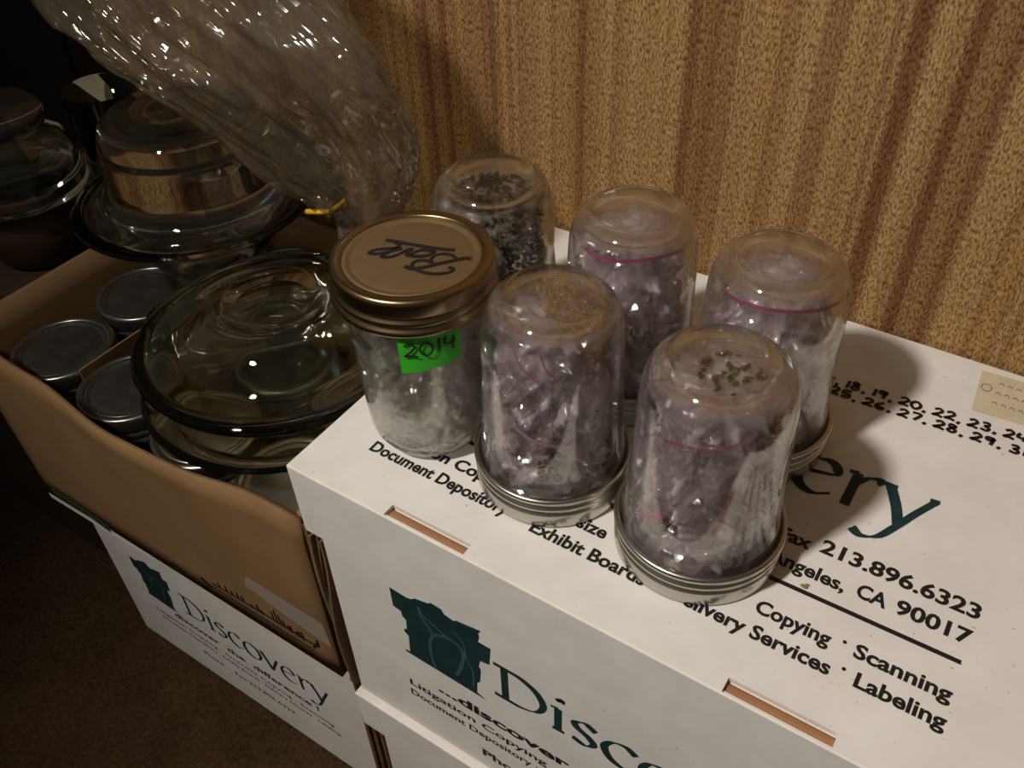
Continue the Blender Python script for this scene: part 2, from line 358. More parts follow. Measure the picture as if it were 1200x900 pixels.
def front_print(body, yf, kind):
    """the printed front of a box: torn-edged emblem, name and service lines, in the box's own coordinates (0,0,0 = lid corner)"""
    fn = lambda u, w: (u, yf - .0003, w)
    if kind == 'main': sx = lambda x: x; sz = lambda z: z
    else: sx = lambda x: .047 + (x - .06) * .72; sz = lambda z: -.094 + (z + .0873) * .9
    g = G(); n = len(LOGO); g.add([(sx(a), sz(b)) for a, b in LOGO], [tuple(range(n))], lambda q: fn(*q)); lg = g.obj('printed_emblem', 'green', body)
    bm = bmesh.new(); bm.from_mesh(lg.data); bmesh.ops.triangulate(bm, faces=bm.faces); bm.to_mesh(lg.data); bm.free()
    g = G(); fn2 = lambda u, w: (u, yf - .0005, w)
    for k, a in enumerate(ARCS): ribbon(g, [(sx(p[0]), sz(p[1])) for p in a], [.0024, .0028, .0016, .002][k] * (1 if kind == 'main' else .7), fn2)
    g.obj('emblem_lines', 'glight', lg)
    g = G()
    if kind == 'main': serif_word(g, 'Discovery', .1395, .376, -.143, .0265, fn)
    else: serif_word(g, 'Discovery', .117, .318, -.1425, .0255, fn, .17)
    g.obj('printed_name', 'green', body)
    g = G()
    if kind == 'main':
        put_text(g, '...discover  the  difference !', .0886, .372, -.187, .0145, fn, .035)
        put_text(g, LINE1, .0620, .372, -.2025, .0105, fn, .015); put_text(g, LINE2, .0612, .374, -.2165, .0105, fn, .015)
        put_text(g, 'Phone  \u00b7  Fax 213.896.6323', .1229, .31, -.2435, .0125, fn, .03)
    else:
        put_text(g, 'discover  the  difference !', .088, .296, -.171, .0125, fn, .02)
        put_text(g, LINE1, .052, .312, -.186, .0075, fn, .0); put_text(g, LINE2, .058, .318, -.1975, .0075, fn, .0)
        put_text(g, 'Phone  \u00b7  Fax 213.896.6323', .115, .25, -.2215, .0095, fn, .0)
    g.obj('printed_lines', 'black', body)

def make_box(loc, label, length=.405, lid=True, slots=True, lidprint=False, kind='main', x0=.0045, yf=.008, depth=.307, lidh=.059, top=-.004, lidx=0):
    t = empty('storage_box', (loc[0], loc[1], loc[2] - .263), label, 'box', 'white printed storage boxes')
    g = G(); z = .263
    up = lambda p: (p[0], p[1], p[2] + z)
    g.box(x0, length - .006, yf, depth - .007, -.263, top, up); body = bevel(g.obj('body', 'white', t), .0018)
    b0 = empty_part('front_print_anchor', t) if False else None
    front_print(body, yf, kind)
    for c in list(body.children_recursive):
        if c.parent == body: c.location.z = z
    if not lid: return t
    # lid: thin board, open below, two finger slots by the front fold
    xs = [0, .0745, .1290, .2785, .3310, length]; ys = [0, .0012, .0098, depth]
    V, F, idx = [], [], {}
    for i, x in enumerate(xs):
        for j, y in enumerate(ys): idx[i, j] = len(V); V.append((x, y, 0))
    for i in range(5):
        for j in range(3):
            if slots and j == 1 and i in (1, 3): continue
            F.append((idx[i, j], idx[i + 1, j], idx[i + 1, j + 1], idx[i, j + 1]))
    per = [idx[i, 0] for i in range(6)] + [idx[5, 1], idx[5, 2], idx[5, 3]] + [idx[i, 3] for i in (4, 3, 2, 1, 0)] + [idx[0, 2], idx[0, 1]]
    low = {}
    for q in per: low[q] = len(V); V.append((V[q][0] + (.0015 if V[q][0] == 0 else 0), V[q][1], -lidh))
    for a, b in zip(per, per[1:] + per[:1]): F.append((a, low[a], low[b], b))
    L = mesh_obj('lid', [(v[0] + lidx, v[1], v[2] + z) for v in V], F, 'white', t)
    bm = bmesh.new(); bm.from_mesh(L.data); bmesh.ops.recalc_face_normals(bm, faces=bm.faces)
    e = [e for e in bm.edges if len(e.link_faces) == 2 and e.calc_face_angle(0) > .9]
    bmesh.ops.bevel(bm, geom=e, offset=.0011, segments=3, profile=.5, affect='EDGES'); bm.to_mesh(L.data); bm.free()
    solid(L, .003, -1)
    for a, b in ((.0745, .1290), (.2785, .3310)) if slots else ():
        g = G(); P = [(y, -.0028 - .0035 * ((y - .006) / .006) ** 2) for y in (.0006, .002, .004, .006, .008, .0102)]
        for (y1, z1), (y2, z2) in zip(P, P[1:]):
            g.box(a - .001, b + .001, y1, y2, -.006, 0, lambda p, z1=z1, z2=z2, y1=y1: (p[0] + lidx, p[1], (z + (z1 if abs(p[1] - y1) < 1e-6 else z2)) if p[2] == 0 else p[2] + z - .004))
        g.obj('slot_tab', 'tab', L)
    if lidprint:
        fn = lambda u, w: (u, w, z + .0003); g = G()
        serif_word(g, 'Discovery', .090, .3345, .1420, .0288, fn); g.obj('printed_name', 'green', L)
        g = G(); b = .03
        put_text(g, 'Document Depository', .0345, .1335, .0362, .0118, fn, b); put_text(g, '\u00b7', .1385, .1405, .0362, .0118, fn, b)
        put_text(g, 'Exhibit Boards', .1500, .2200, .0345, .0118, fn, b); put_text(g, '\u00b7', .2245, .2265, .0362, .0118, fn, b)
        put_text(g, 'Delivery Services', .2330, .3174, .0353, .0118, fn, b); put_text(g, '\u00b7', .3218, .3238, .0385, .0118, fn, b)
        put_text(g, 'Labeling', .3289, .3704, .0362, .0118, fn, b)
        put_text(g, 'Litigation Copying', .0355, .1290, .0508, .0118, fn, b); put_text(g, '\u00b7', .1345, .1365, .0508, .0118, fn, b)
        put_text(g, 'Oversize', .1450, .1882, .0508, .0118, fn, b); put_text(g, 'Copying', .2743, .3124, .0506, .0118, fn, b)
        put_text(g, '\u00b7', .3175, .3195, .0530, .0118, fn, b); put_text(g, 'Scanning', .3239, .3693, .0515, .0118, fn, b)
        put_text(g, 'Fax', .2675, .2845, .1020, .0122, fn, b); put_text(g, '213.896.6323', .2893, .3702, .1040, .0135, fn, b)
        put_text(g, 'Los Angeles,', .2480, .3083, .0850, .0122, fn, b); put_text(g, 'CA', .3141, .3292, .0862, .0128, fn, b); put_text(g, '90017', .3335, .3698, .0868, .0130, fn, b)
        ribbon(g, [(.0355, .0725), (.3685, .0752)], .0027, fn, None, 1); g.obj('printed_lines', 'black', L)
        g = G(); hand_text(g, '12, 18, 19, 20, 22, 23, 24,', .2425, .3700, .2375, .2445, .0072, fn, .0021)
        hand_text(g, '25, 26, 27, 28, 29, 31,', .2520, .3720, .2282, .2330, .0068, fn, .0021); g.obj('marker_numbers', 'marker', L)
        g = G(); g.add([(.3290, .2987), (.3318, .2575), (.3760, .2605), (.3735, .3015)], [(0, 1, 2, 3)], lambda q: (*q, z + .0004)); st = g.obj('paper_label', 'sticker', L)
        g = G(); f3 = lambda u, w: (u, w, z + .0006)
        ribbon(g, [(.335 + .003 * cos(k * pi / 5), .283 + .0035 * sin(k * pi / 5)) for k in range(11)], .0006, f3)
        for r_ in range(3):
            for q in range(6): x = .341 + q * .005; ribbon(g, [(x, .290 - r_ * .010), (x + .0015, .2915 - r_ * .010), (x + .003, .2895 - r_ * .010)], .0006, f3)
        g.obj('faded_writing', 'pencil', st)
        st['label'] = 'small aged cream paper label'
    return t
def empty_part(*a): return None

make_box((0, 0, 0), 'white printed storage box with slotted lid carrying the six glass jars', lidprint=True)
make_box((.002, .002, -.2635), 'white storage box directly beneath the box carrying the jars, barely showing', slots=False, x0=.012, lidh=.045)
lowbox = make_box((-.395, .022, -.266), 'lidless white printed storage box on the carpet beneath the brown carton of glassware', lid=False, kind='small', x0=-.0005, length=.371)
# folded cardboard slipped into the gap between the two stacks
g = G()
for k in range(3): g.box(-.0105 + k * .0062, -.0062 + k * .0062, .002 * k, .20, 0, .236 - .006 * k)
o = bevel(g.obj('cardboard_sheet', 'flap'), .0008); o.location = (-.0142, .022, FLOOR + .0005); tag(o, 'folded brown cardboard standing in the gap between the two stacks of white boxes', 'cardboard')

# ------------------------------------------------------------------ open brown carton
def carton_front():
    t = empty('cardboard_carton', (-.21, .15, -.266), 'open brown cardboard carton packed with jars and glass dishes, on the lower white box', 'carton')
    base = Vector((-.21, .15, -.266)); X0, X1, Y0, Y1, Z0, ZT = -.412, -.016, .008, .292, -.266, -.069
    th = .0045
    def panel(P0, P1, name, nx=24, nz=8, bulge=None, n=(0, -1, 0)):
        V, F = [], []
        for side in (0, 1):
            for i in range(nx + 1):
                for j in range(nz + 1):
                    u, v = i / nx, j / nz; x = P0[0] + (P1[0] - P0[0]) * u; y = P0[1] + (P1[1] - P0[1]) * u; z = Z0 + .0005 + (ZT - Z0) * v
                    dx, dy, dz = bulge(u, v) if bulge else (0, 0, 0)
                    V.append((x + dx - n[0] * th * side - base.x, y + dy - n[1] * th * side - base.y, z + dz - base.z))
        K = (nx + 1) * (nz + 1); ix = lambda s, i, j: s * K + i * (nz + 1) + j
        for i in range(nx):
            for j in range(nz): F.append((ix(0, i, j), ix(0, i + 1, j), ix(0, i + 1, j + 1), ix(0, i, j + 1))); F.append((ix(1, i, j), ix(1, i, j + 1), ix(1, i + 1, j + 1), ix(1, i + 1, j)))
            F.append((ix(0, i, nz), ix(0, i + 1, nz), ix(1, i + 1, nz), ix(1, i, nz))); F.append((ix(0, i, 0), ix(1, i, 0), ix(1, i + 1, 0), ix(0, i + 1, 0)))
        for j in range(nz): F.append((ix(0, 0, j), ix(0, 0, j + 1), ix(1, 0, j + 1), ix(1, 0, j))); F.append((ix(0, nx, j), ix(1, nx, j), ix(1, nx, j + 1), ix(0, nx, j + 1)))
        return mesh_obj(name, V, F, 'card', t, True)
    def fb(u, v):
        bow = math.exp(-((u - .58) / .25) ** 2) * v * v
        return (-.020 * v * (1 - u), -.012 * bow, -.006 * bow + .002 * sin(u * 23) * v * v - .008 * v * v * (1 - u) * 1.0)
    fb_ = panel((X0 + .018, Y0), (X1, Y0), 'front_panel', bulge=fb)
    panel((X0, Y0 + .001), (X0, Y1), 'side_panel', bulge=lambda u, v: (-.0 - .004 * v + .018 * (1 - v) * (1 - u), 0, -.004 * v * v), n=(-1, 0, 0))
    panel((X1, Y1), (X1, Y0 + .005), 'side_panel', n=(1, 0, 0)); panel((X1, Y1), (X0, Y1), 'back_panel', n=(0, 1, 0))
    g = G(); g.box(X0 + .02, X1 - .005, Y0 + .005, Y1 - .005, Z0 + .0005, Z0 + .004, lambda p: tuple(Vector(p) - base)); g.obj('bottom_panel', 'card', t)
    # torn, layered corner: ends of doubled board standing at the right front edge
    g = G()
    for k, (x, w, dz, ln) in enumerate([(-.0108, .0030, -.001, .010), (-.0070, .0022, -.010, -.002), (-.0042, .0012, -.004, .004), (-.0024, .0016, -.016, -.006)]):
        V, F = [], []; m = 12
        for q in range(m + 1):
            u = q / m; zz = Z0 - .004 + (ZT + dz - Z0 + .004) * u; wob = .0012 * sin(u * 9 + k * 2) * (1 - u * .5); yy = Y0 + ln * .25 + .0035 * sin(u * 5 + k)
            for (px, py) in ((x + wob, yy), (x + w + wob, yy + .0005), (x + w + wob, yy + .05), (x + wob, yy + .05)): V.append(tuple(Vector((px, py, zz)) - base))
        for q in range(m):
            for e in range(4): F.append((4 * q + e, 4 * q + (e + 1) % 4, 4 * q + 4 + (e + 1) % 4, 4 * q + 4 + e))
        F += [(3, 2, 1, 0), (4 * m, 4 * m + 1, 4 * m + 2, 4 * m + 3)]; g.add(V, F)
    o = g.obj('torn_flap', 'flap', t); o['label'] = 'frayed layered cardboard edge'
    # printed skyline and rule along the foot of the front
    g = G(); fn = lambda u, w: (u - base.x, Y0 - .0006 - base.y, w - base.z)
    ribbon(g, [(-.158, -0.2425), (-.110, -0.2390), (-.036, -0.2375)], .0022, fn, None, 3)
    ribbon(g, [(-.041, -.243), (-.0345, -0.2305)], .0022, fn, None, 1); ribbon(g, [(-.0345, -0.2375), (-.0345, -0.2265)], .002, fn, None, 1)
    rr = random.Random(3)
    for x in [-.147, -.138, -.131, -.124, -.118, -.108, -.104, -.1, -.096, -.083, -.079, -.075, -.071, -.066, -.063, -.058, -.055, -.051]:
        h = rr.uniform(.004, .012) + (.007 if abs(x + .08) < .009 else 0); ribbon(g, [(x, -0.2400), (x - .0012, -0.2400 + h)], .0016, fn, None, 1)
    ribbon(g, [(-.212, -.2510), (-.197, -.2575)], .005, fn, None, 1); ribbon(g, [(-.172, -.2440), (-.161, -.2500)], .004, fn, None, 1)
    for x in range(30): ribbon(g, [(-.160 + x * .0040, -0.2480), (-.1582 + x * .0040, -0.2470)], .0022, fn, None, 1)
    g.obj('printed_skyline', 'black', fb_)
    g = G(); fn2 = lambda u, w: (u - base.x, Y0 - .0010 - base.y, w - base.z)
    ribbon(g, [(-.395, -.2705), (-.33, -.2685), (-.245, -.2660)], .007, fn2, None, 3); g.obj('white_paper_edge', 'white', fb_)
    g = G(); ribbon(g, [(-.384, -.2560), (-.35, -.2555), (-.300, -.2620)], .0125, lambda u, w: (u - base.x, Y0 - .0012 - base.y, w - base.z), None, 4); g.obj('green_band', 'olive', fb_)
    g = G(); fn3 = lambda u, w: (u - base.x, Y0 - .0012 - base.y, w - base.z)
    g.add([(-.106, -.206), (-.100, -.190), (-.02, -.192), (-.0165, -.222), (-.06, -.216)], [(0, 1, 2, 3, 4)], lambda q: fn3(*q)); tp = g.obj('packing_tape', 'tape', t); tp['label'] = 'strip of shiny clear packing tape'
    return t
carton_front()

def carton_back():
    X0, X1, Y0, Y1, Z0, ZT = -.80, -.432, .075, .262, FLOOR, -.088
    t = empty('cardboard_carton', ((X0 + X1) / 2, (Y0 + Y1) / 2, Z0), 'dark closed carton left of the brown carton, with shadowed pots and jars on top', 'carton')
    b = Vector((-(X0 + X1) / 2, -(Y0 + Y1) / 2, -Z0)); mv = lambda p: tuple(Vector(p) + b)
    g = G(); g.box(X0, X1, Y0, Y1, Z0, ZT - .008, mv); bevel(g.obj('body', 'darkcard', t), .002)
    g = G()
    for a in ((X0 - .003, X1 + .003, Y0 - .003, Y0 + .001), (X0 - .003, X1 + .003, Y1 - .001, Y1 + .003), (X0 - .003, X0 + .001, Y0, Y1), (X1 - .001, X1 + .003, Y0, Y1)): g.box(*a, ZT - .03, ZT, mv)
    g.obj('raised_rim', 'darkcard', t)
    return ZT - .008
BT = carton_back()

def bookcase():
    X0, X1, Y0, Y1, Z0, Z1 = -1.35, -.535, .268, .309, FLOOR, .42
    t = empty('wooden_cabinet', ((X0 + X1) / 2, .29, Z0), 'dark wooden cabinet in the shadow against the wall at upper left', 'cabinet')
    b = Vector((-(X0 + X1) / 2, -.29, -Z0)); mv = lambda p: tuple(Vector(p) + b)
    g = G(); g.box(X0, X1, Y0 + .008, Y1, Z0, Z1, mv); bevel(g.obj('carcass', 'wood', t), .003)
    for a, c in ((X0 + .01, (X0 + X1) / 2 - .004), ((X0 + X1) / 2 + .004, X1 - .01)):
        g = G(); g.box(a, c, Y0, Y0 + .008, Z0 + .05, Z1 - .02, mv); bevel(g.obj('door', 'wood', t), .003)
bookcase()

# ------------------------------------------------------------------ mason jars
JOUT = [(0, .0055), (.017, .0050), (.0215, .0032), (.0240, .0006), (.0258, .0001), (.0282, .0014), (.0325, .0055), (.0352, .0110), (.0367, .0185), (.0376, .032), (.0379, .05), (.0388, .07), (.0397, .092), (.0405, .0985), (.0412, .1018), (.0408, .1045), (.0398, .1065), (.0398, .122)]
JIN = [(.0378, .122), (.0378, .106), (.0386, .096), (.0382, .085), (.0372, .06), (.0362, .034), (.0352, .0200), (.0332, .0105), (.0290, .0070), (.0225, .0078), (.015, .0088), (0, .0092)]
RING = [(.0372, .1262), (.0385, .1272), (.0425, .1272), (.0439, .1262), (.0442, .1240), (.0442, .1175), (.0438, .1166), (.0427, .1158), (.0427, .1150), (.0442, .1140), (.0446, .1126), (.0442, .1112), (.0428, .1104), (.0428, .1096), (.0446, .1086), (.0451, .1066), (.0446, .1050), (.0432, .1046), (.0420, .1052), (.0418, .1075), (.0418, .1250), (.0375, .1252)]
DISC = [(0, .1258), (.030, .1258), (.0325, .1252), (.0335, .1250), (.0345, .1262), (.0378, .1262), (.0378, .1240), (0, .1240)]
def flip(prof, k=1): return [(r, .1274 - z) for r, z in prof][::-1]
def mason_jar(x, y, z0, label, inverted=True, band='silver', disc='greytin', glass='jar', group='mason jars on the box lid', rz=0):
    t = empty('mason_jar', (x, y, z0), label, 'jar', group, rz)
    f = flip if inverted else (lambda p: p)
    for name, prof, mat, cl in (('glass_body', JOUT + JIN, glass, False), ('screw_band', RING, band, True), ('lid_disc', DISC, disc, False)):
        V, F = lathe(f(prof), 96 if name == 'screw_band' else 72, cl)
        if name == 'screw_band': V = [(a * (1 + (.004 * sin(48 * math.atan2(b, a)) if abs((.1274 - c if inverted else c) - .1225) < .003 else 0)), b, c) for a, b, c in V]
        o = mesh_obj(name, V, F, mat, t, True)
        if name == 'glass_body':          # the base and its heel are thick glass, the wall thin
            o.data.materials.append(M['jarbase'])
            for p in o.data.polygons:
                h = (.1274 - p.center.z) if inverted else p.center.z
                if h < .0135 and glass == 'jar': p.material_index = 1
        bm = bmesh.new(); bm.from_mesh(o.data); bmesh.ops.recalc_face_normals(bm, faces=bm.faces); bm.to_mesh(o.data); bm.free()
    return t

INNER = sorted((z, r) for r, z in JIN)
def inner_r(h):
    """inside radius of a jar at height h above its base"""
    for (z0, r0), (z1, r1) in zip(INNER, INNER[1:]):
        if z0 <= h <= z1 and z1 > z0: return r0 + (r1 - r0) * (h - z0) / (z1 - z0)
    return INNER[-1][1]
def bag_surface(seed, inv, zb, H, amp, nt=46, nh=34, jit=.34):
    """crumpled plastic bag pressed into a jar: smooth puffs between sharp creases, held inside the glass"""
    rr = random.Random(int(seed * 10)); gap = .0004
    lim = lambda h: max(.001, inner_r(.1274 - (zb + h) if inv else zb + h) - gap)
    sh = rr.uniform(-1, 1); ph = rr.uniform(0, 50)
    def kk(th, h):
        t2 = th + sh * h * 14
        p = Vector((cos(t2) * 1.25 + ph, sin(t2) * 1.25, h * 15 + ph * .5)); p += noise.noise_vector(p * .8) * .5
        a_, b_ = abs(noise.noise(p)), abs(noise.noise(p * 2.1 + Vector((5, 2, 8)))); c_ = abs(noise.noise(p * 4.7))
        return max(.3, 1 - amp * min(1, 1.25 * a_ + .8 * b_ + .55 * c_ + jit * rr.random()))
    rows = []
    for j in range(nh + 1):
        row = []
        for i in range(nt):
            th, h = 2 * pi * (i + (.5 * (j % 2) + rr.uniform(-.3, .3)) * (jit > 0)) / nt, H * min(1, max(0, (j + (rr.uniform(-.3, .3) if jit and 0 < j < nh else 0)) / nh))
            row.append((th, h, kk(th, h)))
        rows.append(row)
    return rows, lambda th, h: lim(h) * kk(th, h), lim
def seed_bag(x, y, z0, label, seed, mat='zip', core='core', zips=(), inv=True, zb=.0035, zt=.1188, amp=.30, group='crumpled seed bags inside the jars'):
    H = zt - zb; nt, nh = 46, 34; rows, rad, lim = bag_surface(seed, inv, zb, H, amp, nt, nh)
    t = empty('plastic_bag', (x, y, z0 + zb), label, 'bag', group)
    V, F = [], []
    for row in rows: V += [(lim(h) * k * cos(th), lim(h) * k * sin(th), h) for th, h, k in row]
    rr = random.Random(int(seed * 7)); caps = []
    for j, sgn in ((0, -1), (nh, 1)):          # crumpled ends
        prev = [j * nt + i for i in range(nt)]
        for q, fr in enumerate((.93, .85, .75, .64, .52, .4, .28, .15, .05)):
            cur = []
            for i in range(nt):
                th, h, k = rows[j][i]; cur.append(len(V)); r = lim(h) * k * fr; V.append((r * cos(th), r * sin(th), h - sgn * .006 * abs(noise.noise(Vector((r * cos(th) * 90, r * sin(th) * 90, seed + j)))) - sgn * .0004 * q))
            for i in range(nt):
                a_, b_, c_, d_ = prev[i], prev[(i + 1) % nt], cur[(i + 1) % nt], cur[i]
                F += [(a_, b_, c_), (a_, c_, d_)] if sgn > 0 else [(a_, c_, b_), (a_, d_, c_)]
            prev = cur
        F.append(tuple(prev) if sgn > 0 else tuple(prev[::-1]))
    for j in range(nh):
        for i in range(nt):
            a_, b_, c_, d_ = j * nt + i, j * nt + (i + 1) % nt, (j + 1) * nt + (i + 1) % nt, (j + 1) * nt + i
            F += [(a_, b_, d_), (b_, c_, d_)] if j % 2 == 0 else [(a_, b_, c_), (a_, c_, d_)]
    if core:                                   # folded layers deeper in the jar
        n2, m2 = 96, 64; r2, _, _ = bag_surface(seed + 13.7, inv, zb, H, .60, n2, m2, .0); V2, F2 = [], []
        for row in r2: V2 += [(lim(h) * k * .95 * cos(th), lim(h) * k * .95 * sin(th), .003 + h * .95) for th, h, k in row]
        for j in range(m2):
            for i in range(n2): F2.append((j * n2 + i, j * n2 + (i + 1) % n2, (j + 1) * n2 + (i + 1) % n2, (j + 1) * n2 + i))
        F2 += [tuple(range(n2))[::-1], tuple(range(m2 * n2, (m2 + 1) * n2))]
        mesh_obj('inner_fold', V2, F2, core, t, True)
    fr = random.Random(int(seed * 31))
    for q in range(5):                        # straight-edged folds of film lying against the glass
        tc, hc = (-50 + fr.uniform(-75, 70)) * pi / 180, H * fr.uniform(.22, .78); a_ = fr.uniform(0, 6); b0 = len(V); n1, n2 = 10, 10
        L1, L2, L3 = fr.uniform(.02, .034), fr.uniform(.006, .014), fr.uniform(.012, .022)
        for i in range(n1 + 1):
            for j in range(n2 + 1):
                u, v = i / n1 - .5, (j / n2 - .5) * (L2 + (L3 - L2) * i / n1); du, dv = u * L1 * cos(a_) - v * sin(a_), u * L1 * sin(a_) + v * cos(a_)
                h = min(H * .96, max(H * .05, hc + dv)); r = lim(h) * (.995 - .05 * abs(u) - .03 * fr.random() * (j in (0, n2))); V.append((r * cos(tc + du / .036), r * sin(tc + du / .036), h))
        for i in range(n1):
            for j in range(n2): k0 = b0 + i * (n2 + 1) + j; F.append((k0, k0 + n2 + 1, k0 + n2 + 2, k0 + 1))
    mesh_obj('film', V, F, mat, t, False)
    for (th0, h0, th1, h1, w, m_) in zips:
        g = G(); n = 34; P = []
        for k in range(n + 1):
            u = k / n; th = th0 + (th1 - th0) * u; h = min(H * .985, H * (h0 + (h1 - h0) * u) + .0016 * sin(u * 5 + seed))
            ra, rb = .955 * lim(h + w / 2), .955 * lim(h - w / 2); a = Vector((ra * cos(th), ra * sin(th), h + w / 2)); b = Vector((rb * cos(th), rb * sin(th), h - w / 2))
            dirv = Vector((cos(th), sin(th), 0)) * .0002; P += [a + dirv, b + dirv]
        g.add([tuple(p) for p in P], [(2 * k, 2 * k + 1, 2 * k + 3, 2 * k + 2) for k in range(n)])
        g.obj('zip_strip', m_, t)
    return t, rad, H
def grains(parent, spots, size, mat, seed, name='seeds', flat=.7):
    rr = random.Random(seed); g = G()
    bm = bmesh.new(); bmesh.ops.create_icosphere(bm, subdivisions=1, radius=1); V0 = [v.co.copy() for v in bm.verts]; F0 = [tuple(v.index for v in f.verts) for f in bm.faces]; bm.free()
    for p in spots:
        m = Matrix.Translation(p) @ Matrix.Rotation(rr.uniform(0, 6), 4, 'Z') @ Matrix.Rotation(rr.uniform(-1, 1), 4, 'X') @ Matrix.Diagonal((size * rr.uniform(.9, 1.4), size * rr.uniform(.7, 1), size * flat, 1))
        g.add([tuple(m @ v) for v in V0], F0)
    o = g.obj(name, mat, parent, True); o['kind'] = 'stuff'; return o

D2R = pi / 180
JARS = dict(A=(.2302, .0775), B=(.1383, .0800), C=(.1365, .1715), D=(.2235, .1690), E=(.0444, .1640), F=(.0553, .0735))
mason_jar(*JARS['A'], .0003, 'upside-down glass jar of purplish plastic bags, nearest the camera and beside the printed phone number')
mason_jar(*JARS['B'], .0003, 'upside-down glass jar with tan seeds under its base, right beside the gold-lidded jar')
mason_jar(*JARS['C'], .0003, 'upside-down glass jar at the back by the wall, middle of the three back jars')
mason_jar(*JARS['D'], .0003, 'upside-down glass jar at right casting the shadow by the handwritten numbers')
mason_jar(*JARS['E'], .0003, 'upside-down glass jar holding dark seeds behind the gold-lidded jar')
gj = mason_jar(*JARS['F'], .0003, 'upright glass jar with gold screw lid and bright green tape label', False, 'gold', 'golddisc', 'jare')
gdisc = [c for c in gj.children if c.name.startswith('lid_disc')][0]
# script maker's mark on the gold lid, its foot towards the wall
g = G()
def lidfn(u, w): return (u, w, .1262)
for w_, st in ((.0022, [(-.021, .004), (-.015, .0054), (-.0039, .0081), (.0086, .0116), (.0171, .0149)]),
               (.0020, [(-.0173, .0053), (-.0119, .0036), (-.0111, .0005), (-.0133, -.0045), (-.0164, -.0088), (-.0202, -.0104), (-.0209, -.0086), (-.0184, -.005), (-.0126, -.0006), (-.0082, .0017)]),
               (.0020, [(-.0082, .0017), (-.0111, -.0025), (-.0129, -.0083), (-.0123, -.0098), (-.0087, -.0078), (-.0064, -.0035), (-.0052, .0018), (-.003, .0048)]),
               (.0022, [(-.003, .0048), (-.0032, -.0007), (-.0003, -.0015), (.0047, .0009), (.0081, .0043), (.0085, .0078), (.006, .0081), (.0021, .0062), (-.0002, .0023), (-.0007, -.0011)]),
               (.0018, [(.0085, .0078), (.0045, .007), (.0022, .0061)]),
               (.0023, [(.0288, .0129), (.0256, .0108), (.0225, .0069), (.0165, -.0009), (.0121, -.0069), (.0081, -.0104), (.0035, -.0108)]),
               (.0016, [(.0232, .0069), (.021, .0095), (.0166, .0099), (.0129, .0079), (.0109, .0045), (.0117, .0007), (.0143, -.001), (.017, -.0006)]),
               (.0018, [(.0134, -.0007), (.0085, -.0013), (.0056, -.0042), (.0056, -.0074), (.0086, -.0097), (.014, -.0103), (.0201, -.0088), (.0249, -.0054), (.0272, -.0021), (.0263, .0003), (.0239, -.0001)])):
    ribbon(g, st, w_ * 1.3, lidfn, (math.radians(80), 1.0, .55))
g.obj('script_lettering', 'black', gdisc)
# green tape
def cyl(c0, r): return lambda u, w: (r * cos(u), r * sin(u), w)
g = G(); R_ = .0403; N = 14; a0, a1 = -67 * D2R, -20 * D2R; V = []
for k in range(N + 1):
    th = a0 + (a1 - a0) * k / N; V += [(R_ * cos(th), R_ * sin(th), (.0775 + .0045 * k / N)), ((R_ + .0012) * cos(th), (R_ + .0012) * sin(th), .1032)]
g.add(V, [(2 * k, 2 * k + 2, 2 * k + 3, 2 * k + 1) for k in range(N)]); tp = g.obj('tape_label', 'greentape', gj); tp['label'] = 'bright green tape marked 2014'
g = G(); hand_text(g, '2014', -63 * D2R * R_, -22 * D2R * R_, .0905, .0925, .0088, lambda u, w: ((R_ + .0017) * cos(u / R_), (R_ + .0017) * sin(u / R_), w), .0012)
g.obj('handwriting', 'marker', tp)

# bags inside the jars
z = .0003
bA, rA, HA = seed_bag(*JARS['A'], z, 'mauve crumpled zip bag with magenta stripes inside the jar nearest the camera', 1.3, zips=[(-130 * D2R, .15, -115 * D2R, .62, .005, 'zippink'), (-60 * D2R, .62, 10 * D2R, .38, .0018, 'zipred'), (-60 * D2R, .54, 10 * D2R, .30, .0014, 'zippink'), (-125 * D2R, .30, -100 * D2R, .42, .006, 'zipred'), (-20 * D2R, .88, 50 * D2R, .8, .0016, 'zipred'), (-95 * D2R, .12, -118 * D2R, .6, .0016, 'zipred'), (-58 * D2R, .46, 8 * D2R, .22, .0014, 'zipred'), (-110 * D2R, .80, -40 * D2R, .93, .0016, 'zipred'), (-75 * D2R, .06, -62 * D2R, .2, .003, 'zippink')])
bB, rB, HB = seed_bag(*JARS['B'], z, 'greyish crumpled zip bag with tan seeds inside the jar beside the gold-lidded jar', 2.9, zips=[(-95 * D2R, .96, -70 * D2R, .80, .0018, 'zipred'), (-70 * D2R, .965, -55 * D2R, .82, .0018, 'zipred'), (-60 * D2R, .02, -55 * D2R, .12, .004, 'zippink'), (-46 * D2R, .02, -42 * D2R, .13, .002, 'zipred'), (-100 * D2R, .55, -40 * D2R, .42, .0022, 'zippink'), (-40 * D2R, .36, 10 * D2R, .2, .002, 'zippink')])
bC, rC, HC = seed_bag(*JARS['C'], z, 'violet-grey crumpled zip bag inside the middle back jar by the wall', 4.2, zips=[(-120 * D2R, .955, -10 * D2R, .955, .0022, 'zipred'), (-30 * D2R, .6, 30 * D2R, .45, .0016, 'zipred')])
bD, rD, HD = seed_bag(*JARS['D'], z, 'pale shiny crumpled zip bag inside the jar casting the shadow at right', 5.5, zips=[(-130 * D2R, .965, 10 * D2R, .955, .002, 'zipred'), (-140 * D2R, .75, -120 * D2R, .85, .004, 'zippink')])
bE, rE, HE = seed_bag(*JARS['E'], z, 'plastic bag of dark seeds inside the jar behind the gold-lidded jar', 6.8, mat='clearzip', core=None)
bF, rF, HF = seed_bag(*JARS['F'], z, 'clear crumpled plastic bag inside the gold-lidded upright jar', 8.1, mat='clearzip', core='whitecore', inv=False, zb=.0096, zt=.078)
rr = random.Random(5)
